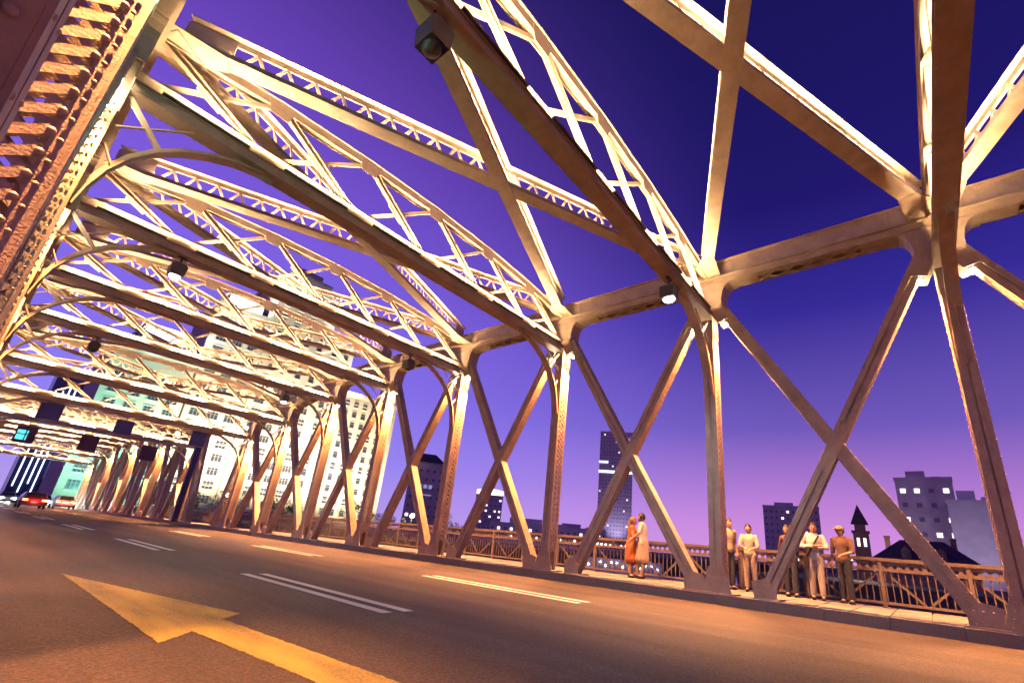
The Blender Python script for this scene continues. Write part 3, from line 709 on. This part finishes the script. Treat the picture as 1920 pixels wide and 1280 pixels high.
for x in (-5.2, 4.6): ob('chimney', MB().box(x-.4, x+.4, -.5, .5, 5.2, 8.4).box(x-.5, x+.5, -.6, .6, 8.2, 8.5).mesh('chimney', BR), rf)
hw = MB().box(-.45, .45, -5.06, -4.98, 1.2, 3.0).mesh('window', PANE)
for k in range(7): ob('window', hw, H, (-6.3+2.1*k, 0, 0))
# church tower
Cq = thing('church_tower', 'small square tower with a pointed spire beyond the white shirt', 'tower', (149, 9.1, -1.2), R(-85))
ob('shaft', MB().box(-1.7, 1.7, -1.7, 1.7, 0, 10.8).box(-2.0, 2.0, -2.0, 2.0, 10.8, 11.3).mesh('shaft', BR), Cq)
ob('belfry', MB().box(-1.2, 1.2, -1.2, 1.2, 11.3, 13).mesh('belfry', BR), Cq)
ob('spire', MB().add([(-1.9, -1.9, 13), (1.9, -1.9, 13), (1.9, 1.9, 13), (-1.9, 1.9, 13), (0, 0, 18)], [(0, 1, 4), (1, 2, 4), (2, 3, 4), (3, 0, 4), (3, 2, 1, 0)]).mesh('spire', RT), Cq)
for k in (-.7, .7): ob('window', MB().box(k-.3, k+.3, -1.78, -1.68, 7.5, 9.5).mesh('window', LITW), Cq)
# pier with a row of bright lamps on the far water side
pier = thing('pier_building', 'low river pier with a row of bright bluish lamps', 'pier', (115, 62, -5.4), R(-60))
ob('deck', MB().box(-12, 12, -3, 3, -.8, 3.4).mesh('deck', PALE), pier)
ob('roof', MB().box(-10, 10, -2.5, 2.5, 6.2, 6.5).box(-9.8, -9.5, -2, -1.7, 3.4, 6.2).box(9.5, 9.8, -2, -1.7, 3.4, 6.2).box(-.1, .1, -2, -1.8, 3.4, 6.2).mesh('roof', DARK), pier)
pl = mat('pier_glow', (.8, .85, 1), .4, emit=(.80, .86, 1), estr=16); lb = MB().ball((0, 0, 0), .34, .3, .3, 10, 6).mesh('lamp', pl)
for k in range(10): ob('lamp', lb, pier, (-8.6+k*1.25, -2.7, 6.7))
for k in range(16): ob('lamp', lb, pier, (-11+k*1.45, -3.1, 2.6 if k % 3 else 1.8)).scale = (.6, .6, .6)
for (x, y, z, l) in ((62, 80, 3.6, 'round street lamp glowing on the bank below the crowned block'), (30, 88, 3.8, 'street lamp glowing at the near bank behind the fifth panel'), (46, 84.5, 3.2, 'street lamp glowing by the bushes left of the dark block'), (110, 8, 2.2, 'lamp glowing by the water behind the person in the lace top')):
    T = thing('bank_lamp', l, 'lamp', (x, y, z)); ob('globe', MB().ball((0, 0, 0), .42, .42, .42, 12, 8).mesh('globe', mat('bank_glow', (1, .9, .7), .4, emit=(1, .86, .62), estr=22)), T)
    ob('pole', MB().cyl((0, 0, -5), (0, 0, -.35), .09, .06, 8).mesh('pole', DARK), T)
    lamp('POINT', 'bank_lamp_light', T, (0, -1, .2), 2500, (1, .85, .5), None, .3)

# ================================================================== bushes and trees on the bank
LEAF = mat('leaf_green', (.07, .10, .03), .7, noise=.5, scale=1.2); BARK = mat('bark', (.07, .05, .035), .9)
def tree(name, label, x, y, z, h, rx, n, seed, cat='tree', grp=None):
    rnd = random.Random(seed); T = thing(name, label, cat, (x, y, z), 0, grp)
    tr = MB(); tr.cyl((0, 0, -.2), (0, 0, h*.55), .035*h, .015*h, 8)
    for k in range(5):
        t = rnd.uniform(0, 6.3); tr.cyl((0, 0, h*rnd.uniform(.25, .5)), (rx*.6*math.cos(t), rx*.6*math.sin(t), h*rnd.uniform(.55, .85)), .013*h, .005*h, 6)
    ob('trunk', tr.mesh('trunk', BARK), T)
    clumps = [(Vector((rnd.gauss(0, .42)*rx, rnd.gauss(0, .42)*rx, h*rnd.uniform(.28, .95))), rnd.uniform(.22, .42)*rx) for _ in range(16)]
    mb = MB()
    for _ in range(n):
        c, r = rnd.choice(clumps); v = Vector((rnd.gauss(0, 1), rnd.gauss(0, 1), rnd.gauss(0, 1))).normalized()*r*rnd.uniform(.5, 1)+c
        a = Vector((rnd.gauss(0, 1), rnd.gauss(0, 1), rnd.gauss(0, 1))).normalized(); b = a.orthogonal().normalized(); s = rnd.uniform(.10, .22)
        mb.add([v-a*s, v+b*s*.5, v+a*s, v-b*s*.5], [(0, 1, 2, 3)])
    ob('crown', mb.mesh('crown', LEAF), T)
for k, (x, y, h, rx, l) in enumerate(((50, 82, 5.2, 3.2, 'round bush behind the railing just right of the stone tower'), (57, 81, 3.6, 2.6, 'low dark bush behind the railing by the third post'), (72, 82, 6, 2.6, 'dark tree left of the glowing street lamp globe'),
        (22, 92, 5.5, 3.0, 'tree behind the far end of the railing, leftmost'), (33, 92, 5.0, 3.2, 'green tree at the foot of the stone tower'), (40, 93, 4.6, 3.4, 'wide green bush at the foot of the stone tower'), (27, 95, 4.4, 3, 'green bush at the foot of the green lit block'), (45, 95, 5.0, 3.2, 'green tree under the right wing of the stone tower'), (84, 90, 5, 3, 'tree on the bank below the crowned block'))):
    tree('bank_tree', l, x, y, -1.2 if x > 60 else -.4, h, rx, 1500, 30+k, 'tree', 'trees on the river bank')

# ================================================================== cars
def car_meshes():
    d = {}
    prof = [(-2.15, .32), (-2.2, .62), (-2.12, .88), (-1.75, .96), (1.05, .92), (1.95, .78), (2.15, .62), (2.2, .35), (1.75, .25), (-1.8, .25)]
    mb = MB(); mb.prism(prof, 'x', -.86, .86); d['body'] = mb
    mb = MB(); lo, hi = [(-1.9, .94), (1.15, .90)], [(-1.25, 1.42), (.35, 1.42)]
    v = [(-.80, lo[0][0], lo[0][1]), (.80, lo[0][0], lo[0][1]), (.80, lo[1][0], lo[1][1]), (-.80, lo[1][0], lo[1][1]), (-.60, hi[0][0], 1.42), (.60, hi[0][0], 1.42), (.60, hi[1][0], 1.42), (-.60, hi[1][0], 1.42)]
    mb.add(v, [(0, 1, 5, 4), (1, 2, 6, 5), (2, 3, 7, 6), (3, 0, 4, 7), (4, 5, 6, 7), (3, 2, 1, 0)]); d['cabin'] = mb
    return d
def car(label, x, y, colr, away=True, z=-.2):
    T = thing('car', label, 'car', (x, y, z), 0 if away else math.pi)
    cm = mat('car_paint_%s' % (colr,), colr, .25, .2); g = mat('car_glass', (.02, .02, .03), .08)
    def bev(mb, nm, m, wd):
        me = mb.mesh(nm, m); bm = bmesh.new(); bm.from_mesh(me); bmesh.ops.bevel(bm, geom=bm.edges[:], offset=wd, segments=2, affect='EDGES', profile=.6); bm.to_mesh(me); bm.free()
        me.polygons.foreach_set('use_smooth', [True]*len(me.polygons)); return me
    D = cached('carm', car_meshes)
    ob('body', bev(D['body'], 'body', cm, .06), T); ob('cabin', bev(D['cabin'], 'cabin', cm, .05), T)
    ob('rear_window', MB().add([(-.62, -1.86, 1.0), (.62, -1.86, 1.0), (.50, -1.36, 1.36), (-.50, -1.36, 1.36)], [(0, 1, 2, 3)]).mesh('rear_window', g), T, (0, -.03, .02))
    ob('windscreen', MB().add([(-.64, 1.12, .98), (.64, 1.12, .98), (.50, .44, 1.36), (-.50, .44, 1.36)], [(0, 1, 2, 3)]).mesh('windscreen', g), T, (0, .03, .03))
    for s in (-1, 1): ob('side_window', MB().add([(s*.795, -1.55, .99), (s*.795, .95, .97), (s*.62, .32, 1.37), (s*.62, -1.15, 1.37)], [(0, 1, 2, 3)]).mesh('side_window', g), T, (s*.015, 0, .01))
    tail = mat('tail_glow', (.8, .05, .03), .4, emit=(1, .06, .03), estr=30); head = mat('head_glow', (1, 1, .95), .3, emit=(1, .95, .85), estr=400)
    for s in (-1, 1):
        ob('tail_light', cached(('tl', s), lambda: MB().box(s*.62-.17, s*.62+.17, -2.215, -2.15, .66, .82).mesh('tail_light', tail)), T)
        ob('headlight', cached(('hl', s), lambda: MB().box(s*.62-.16, s*.62+.16, 2.12, 2.2, .55, .70).mesh('headlight', head)), T)
        for yy in (-1.35, 1.35):
            wh = ob('wheel', cached('tyre', lambda: MB().cyl((-.1, 0, 0), (.1, 0, 0), .31, .31, 18).mesh('wheel', DARK)), T, (s*.80, yy, .31))
            ob('rim', cached('rim', lambda: MB().cyl((-.11, 0, 0), (.11, 0, 0), .19, .19, 12).mesh('rim', mat('rim_metal', (.5, .5, .5), .3, .9))), wh)
    ob('licence_plate', MB().box(-.24, .24, -2.225, -2.2, .48, .60).mesh('licence_plate', mat('plate_blue', (.05, .1, .4), .4)), T)
    ob('bumper', MB().box(-.84, .84, -2.26, -2.12, .30, .46).mesh('bumper', DARK), T)
    if away: lamp('POINT', 'tail_glow_light', T, (0, -2.5, .7), 90, (1, .10, .04), None, .2)
    else: lamp('SPOT', 'headlight_beam', T, (0, 2.4, .65), 1800, (1, .93, .8), (0, 14, 0), .15, 70, .8)
car('dark red car driving away down the middle lane, tail lights lit', 6.0, 62, (.18, .02, .03))
car('silver car driving away in the right lane, tail lights lit', 9.3, 72, (.4, .4, .42))
car('dark car coming on past the bridge end, headlights glaring, nearest of five', 9.4, 90, (.05, .05, .06), False)
car('grey car with glaring headlights close behind the oncoming dark car', 6.6, 97, (.2, .2, .22), False)
car('blue car with glaring headlights behind the oncoming grey car', 9.8, 106, (.04, .07, .2), False)
car('white car with glaring headlights second farthest down the road', 7.0, 116, (.6, .6, .6), False)
car('black car with glaring headlights farthest down the road', 9.6, 128, (.03, .03, .03), False)

# ================================================================== people
SKIN = mat('skin', (.50, .30, .21), .55); HAIRD = mat('hair_dark', (.035, .018, .013), .5); HAIRB = mat('hair_light_brown', (.26, .12, .05), .5); SHOE = mat('shoe', (.03, .02, .02), .4)
EYE = mat('eye_dark', (.02, .015, .015), .3); LIP = mat('lips', (.40, .12, .10), .5)
def remesh(mb, name, m, vox):
    me = mb.mesh(name, m); o = bpy.data.objects.new(name, me); COL.objects.link(o)
    md = o.modifiers.new('r', 'REMESH'); md.mode = 'VOXEL'; md.voxel_size = vox; md.use_smooth_shade = True
    sm = o.modifiers.new('s', 'SMOOTH'); sm.iterations = 4; sm.factor = .5
    dg = bpy.context.evaluated_depsgraph_get(); e = o.evaluated_get(dg); r_ = bpy.data.meshes.new_from_object(e)
    bpy.data.objects.remove(o); r_.name = name
    if not r_.materials: r_.materials.append(m)
    return r_
def limb(mb, pts):
    for (a, ra), (b, rb) in zip(pts, pts[1:]): mb.cyl(a, b, ra, rb, 12)
    for a, ra in pts: mb.ball(a, ra, ra, ra, 12, 8)
def person(label, x, y, face, H, top, bot, hair, armL, armR, sex='m', dress=False, long=False, lean=0, hd=(0, 0), sleeve=.5, bag=None, cap=None, legs=(.0, .0), group=None):
    """local frame: +y forward, +x right side; arms = (elbow, hand)"""
    T = thing('person', label, 'person', (x, y, .0), face); k = H/1.72
    V = lambda *a: Vector(a)*k
    sh = .19 if sex == 'm' else .165; hip = .085 if sex == 'm' else .095
    wz, cz, nz = .95, 1.30, 1.46; L = lean
    pel, che, nek = V(0, 0, wz), V(0, L*.6, cz), V(0, L, nz); hc = V(hd[0]*.03, L+.02+hd[1]*.03, 1.60)
    b = MB()
    b.ball(pel, .155*k, .11*k, .13*k, 14, 10); b.ball(che, (sh-.035)*k, .115*k, .2*k, 14, 10)
    limb(b, [(pel, .125*k), (V(0, L*.3, 1.12), .115*k), (che, .13*k), (V(0, L*.9, 1.40), .085*k), (nek, .055*k), (hc, .06*k)])
    b.ball(hc, .078*k, .098*k, .118*k, 16, 12); b.ball(hc+V(0, .035, -.05), .055*k, .06*k, .06*k, 10, 8)
    b.ball(hc+V(0, .10, -.01), .014*k, .02*k, .022*k, 8, 6)
    for s in (-1, 1): b.ball(hc+V(s*.078, -.005, -.005), .012*k, .022*k, .032*k, 8, 6)
    ft = []
    for s in (-1, 1):
        off = legs[0] if s < 0 else legs[1]
        h_, kn, an = V(s*hip, 0, .90), V(s*(hip+.005), .02+off*.5, .49), V(s*(hip+.01), off, .085)
        limb(b, [(h_, .088*k), (kn, .056*k), (V(s*(hip+.008), off*.8-.01, .34), .055*k), (an, .036*k), (an+V(0, .1, -.045), .033*k)]); ft.append(an)
    arms = []
    for s, (el, ha) in ((-1, armL), (1, armR)):
        S_ = V(s*sh, L*.9, 1.40); E_ = V(*el); H_ = V(*ha); limb(b, [(S_, .052*k), (E_, .038*k), (H_, .026*k)]); arms.append((S_, E_, H_))
        d = (H_-E_).normalized(); a = d.cross(V(0, 0, 1) if abs(d.z) < .8 else V(0, 1, 0)).normalized(); c = d.cross(a)
        b.ball(H_+d*.045*k, .034*k, .034*k, .034*k, 10, 8)
        for q, ln in ((-1.5, .055), (-.5, .068), (.5, .064), (1.5, .048)):
            p0 = H_+d*.065*k+a*q*.018*k; limb(b, [(p0, .0105*k), (p0+d*ln*.6*k+c*.008*k, .0095*k), (p0+d*ln*k+c*.028*k, .0085*k)])
        limb(b, [(H_+d*.02*k+a*.03*k, .012*k), (H_+d*.05*k+a*.062*k, .0105*k), (H_+d*.075*k+a*.068*k, .009*k)])
    ob('body', remesh(b, 'body', SKIN, .0085), T)
    # clothing
    t = MB(); t.ball(che, (sh-.015)*k, .135*k, .21*k, 14, 10)
    limb(t, [(V(0, 0, .97), .145*k), (V(0, L*.3, 1.12), .134*k), (che, .145*k), (V(0, L*.85, 1.385), .10*k)]); t.ball(V(0, 0, .93), .165*k, .125*k, .08*k)
    for S_, E_, H_ in arms:
        e = S_.lerp(E_, min(1, sleeve*2)); limb(t, [(V(0, L*.85, 1.38), .07*k), (S_, .066*k), (e, .054*k)])
        if sleeve > .5: limb(t, [(E_, .052*k), (E_.lerp(H_, (sleeve-.5)*2), .040*k)])
    ob('top', remesh(t, 'top', top, .012), T)
    t = MB()
    if dress:
        limb(t, [(V(0, 0, 1.0), .135*k), (V(0, 0, .9), .175*k), (V(0, .01, .62), .19*k), (V(0, .01, .50), .20*k)])
    else:
        t.ball(V(0, 0, .93), .168*k, .125*k, .12*k)
        for s in (-1, 1):
            off = legs[0] if s < 0 else legs[1]
            limb(t, [(V(s*hip, 0, .90), .10*k), (V(s*(hip+.005), .02+off*.5, .49), .074*k), (V(s*(hip+.01), off, .13), .060*k)])
    ob('skirt' if dress else 'trousers', remesh(t, 'lower', bot, .012), T)
    for an in ft: ob('shoe', cached(('shoe', H), lambda: MB().ball((0, .05, -.045), .045*k, .125*k, .042*k, 12, 8).box(-.035*k, .035*k, -.06*k, .02*k, -.085*k, -.04*k).mesh('shoe', SHOE)), T, an)
    hb = MB(); hb.ball((0, 0, 0), .092*k, .112*k, .128*k, 18, 14)
    me = hb.mesh('hair', hair); bm = bmesh.new(); bm.from_mesh(me)
    bmesh.ops.delete(bm, geom=[f for f in bm.faces if (f.calc_center_median().y > .02*k and f.calc_center_median().z < .055*k) or f.calc_center_median().z < -.06*k], context='FACES'); bm.to_mesh(me); bm.free()
    ho = ob('hair', me, T, hc+V(0, -.008, .012))
    if long:
        lh = MB(); limb(lh, [(hc+V(0, -.06, .02), .085*k), (hc+V(0, -.09, -.12), .075*k), (hc+V(0, -.10, -.26), .045*k)]); ob('long_hair', remesh(lh, 'long_hair', hair, .012), T)
    for s in (-1, 1): ob('eye', cached('eye', lambda: MB().ball((0, 0, 0), .014, .008, .009, 8, 6).mesh('eye', EYE)), T, hc+V(s*.032, .092, .012))
    ob('mouth', cached('mouth', lambda: MB().ball((0, 0, 0), .024, .008, .008, 8, 6).mesh('mouth', LIP)), T, hc+V(0, .094, -.06))
    if bag == 'strap':
        ob('shoulder_strap', MB().sweep([V(-.12, .145, 1.42)+V(0, L, 0), V(-.02, .17, 1.25)+V(0, L*.6, 0), V(.12, .155, 1.02), V(.17, .05, .95)], (.02, .006), (.7, 0, .7)).mesh('shoulder_strap', SHOE), T)
        ob('shoulder_bag', MB().box(.15*k, .25*k, -.15*k, .12*k, .70*k, .96*k).mesh('shoulder_bag', SHOE), T)
    if bag == 'pack': ob('backpack', remesh((lambda m_: (m_.ball(V(0, -.20+L*.5, 1.22), .15*k, .10*k, .22*k, 12, 10), m_)[1])(MB()), 'backpack', mat('backpack_cloth', (.05, .03, .04), .7), .014), T)
    if cap: ob('cap', MB().ball(hc+V(0, .0, .05), .10*k, .12*k, .085*k, 14, 8).box(hc.x-.07*k, hc.x+.07*k, hc.y+.08*k, hc.y+.19*k, hc.z+.035*k, hc.z+.05*k).mesh('cap', cap), T)
    return T
PEACH = mat('peach_cloth', (.60, .42, .34), .75, noise=.1, scale=9, bump=1.0, bscale=16); ORANGE = mat('orange_cloth', (.55, .16, .05), .7, noise=.15, scale=9, bump=1.0, bscale=16); WHITE = mat('white_cloth', (.68, .64, .62), .75, noise=.08, scale=9, bump=1.0, bscale=16); BEIGE = mat('beige_cloth', (.42, .33, .25), .8, noise=.12, scale=9, bump=1.0, bscale=16)
LACE = mat('dark_red_lace', (.17, .04, .05), .75, col2=(.30, .14, .12), scale=55); STRIPE = mat('pale_striped_cloth', (.55, .50, .46), .8, col2=(.38, .33, .31), scale=14); KHAKI = mat('pale_trousers', (.45, .37, .33), .8, noise=.1, scale=7, bump=1.0, bscale=16)
NAVY = mat('navy_cloth', (.035, .035, .06), .8, bump=1.0, bscale=16); BROWN = mat('brown_cloth', (.22, .12, .09), .8, noise=.2, scale=8, bump=1.0, bscale=16)
hang = ((-.24, -.02, 1.12), (-.25, .06, .88)); hangR = ((.24, -.02, 1.12), (.25, .06, .88))
person('person in an orange dress with tied light hair hugging a companion', 12.93, 3.10, R(195), 1.64, ORANGE, ORANGE, HAIRB, ((-.26, .12, 1.20), (-.10, .33, 1.22)), ((.25, .12, 1.16), (.06, .33, 1.12)), 'f', True, True, .03, (0, 0), .15)
person('taller person in a white top and pale skirt held by the orange dress', 12.98, 2.76, R(20), 1.76, WHITE, PEACH, HAIRD, ((-.28, .08, 1.18), (-.34, .26, 1.02)), ((.24, .10, 1.2), (.08, .32, 1.3)), 'f', True, False, .03, (0, 0), .45)
person('person in a beige shirt with dark backpack pointing one arm sideways', 13.2, .42, R(150), 1.72, BEIGE, NAVY, HAIRD, hang, ((.42, .10, 1.46), (.64, .16, 1.60)), 'm', False, False, .04, bag='pack', sleeve=.5)
person('person in a pale striped shirt standing between post and brace', 13.25, -.10, R(95), 1.60, STRIPE, KHAKI, HAIRD, ((-.24, .06, 1.14), (-.08, .24, 1.06)), ((.24, .06, 1.14), (.08, .24, 1.10)), 'f', False, False, .0, sleeve=.45)
person('person in a dark red lace top leaning back on the railing', 13.32, -1.02, R(80), 1.64, LACE, NAVY, HAIRD, ((-.27, -.12, 1.16), (-.34, -.24, 1.03)), ((.27, -.12, 1.16), (.34, -.24, 1.03)), 'f', False, True, -.03, (1, 0), .8)
person('person in a white shirt with arms crossed and a dark strap', 13.2, -1.58, R(100), 1.70, WHITE, KHAKI, HAIRD, ((-.27, .08, 1.16), (.10, .22, 1.16)), ((.27, .08, 1.16), (-.10, .24, 1.20)), 'm', False, False, .02, (-1, 0), .75, 'strap', None, (.05, -.06))
person('person in a brown top and pale cap, rightmost at the railing', 13.3, -2.15, R(70), 1.66, BROWN, NAVY, HAIRD, ((-.25, .04, 1.14), (-.12, .24, 1.06)), hangR, 'm', False, False, .0, (0, 0), .5, None, BEIGE)
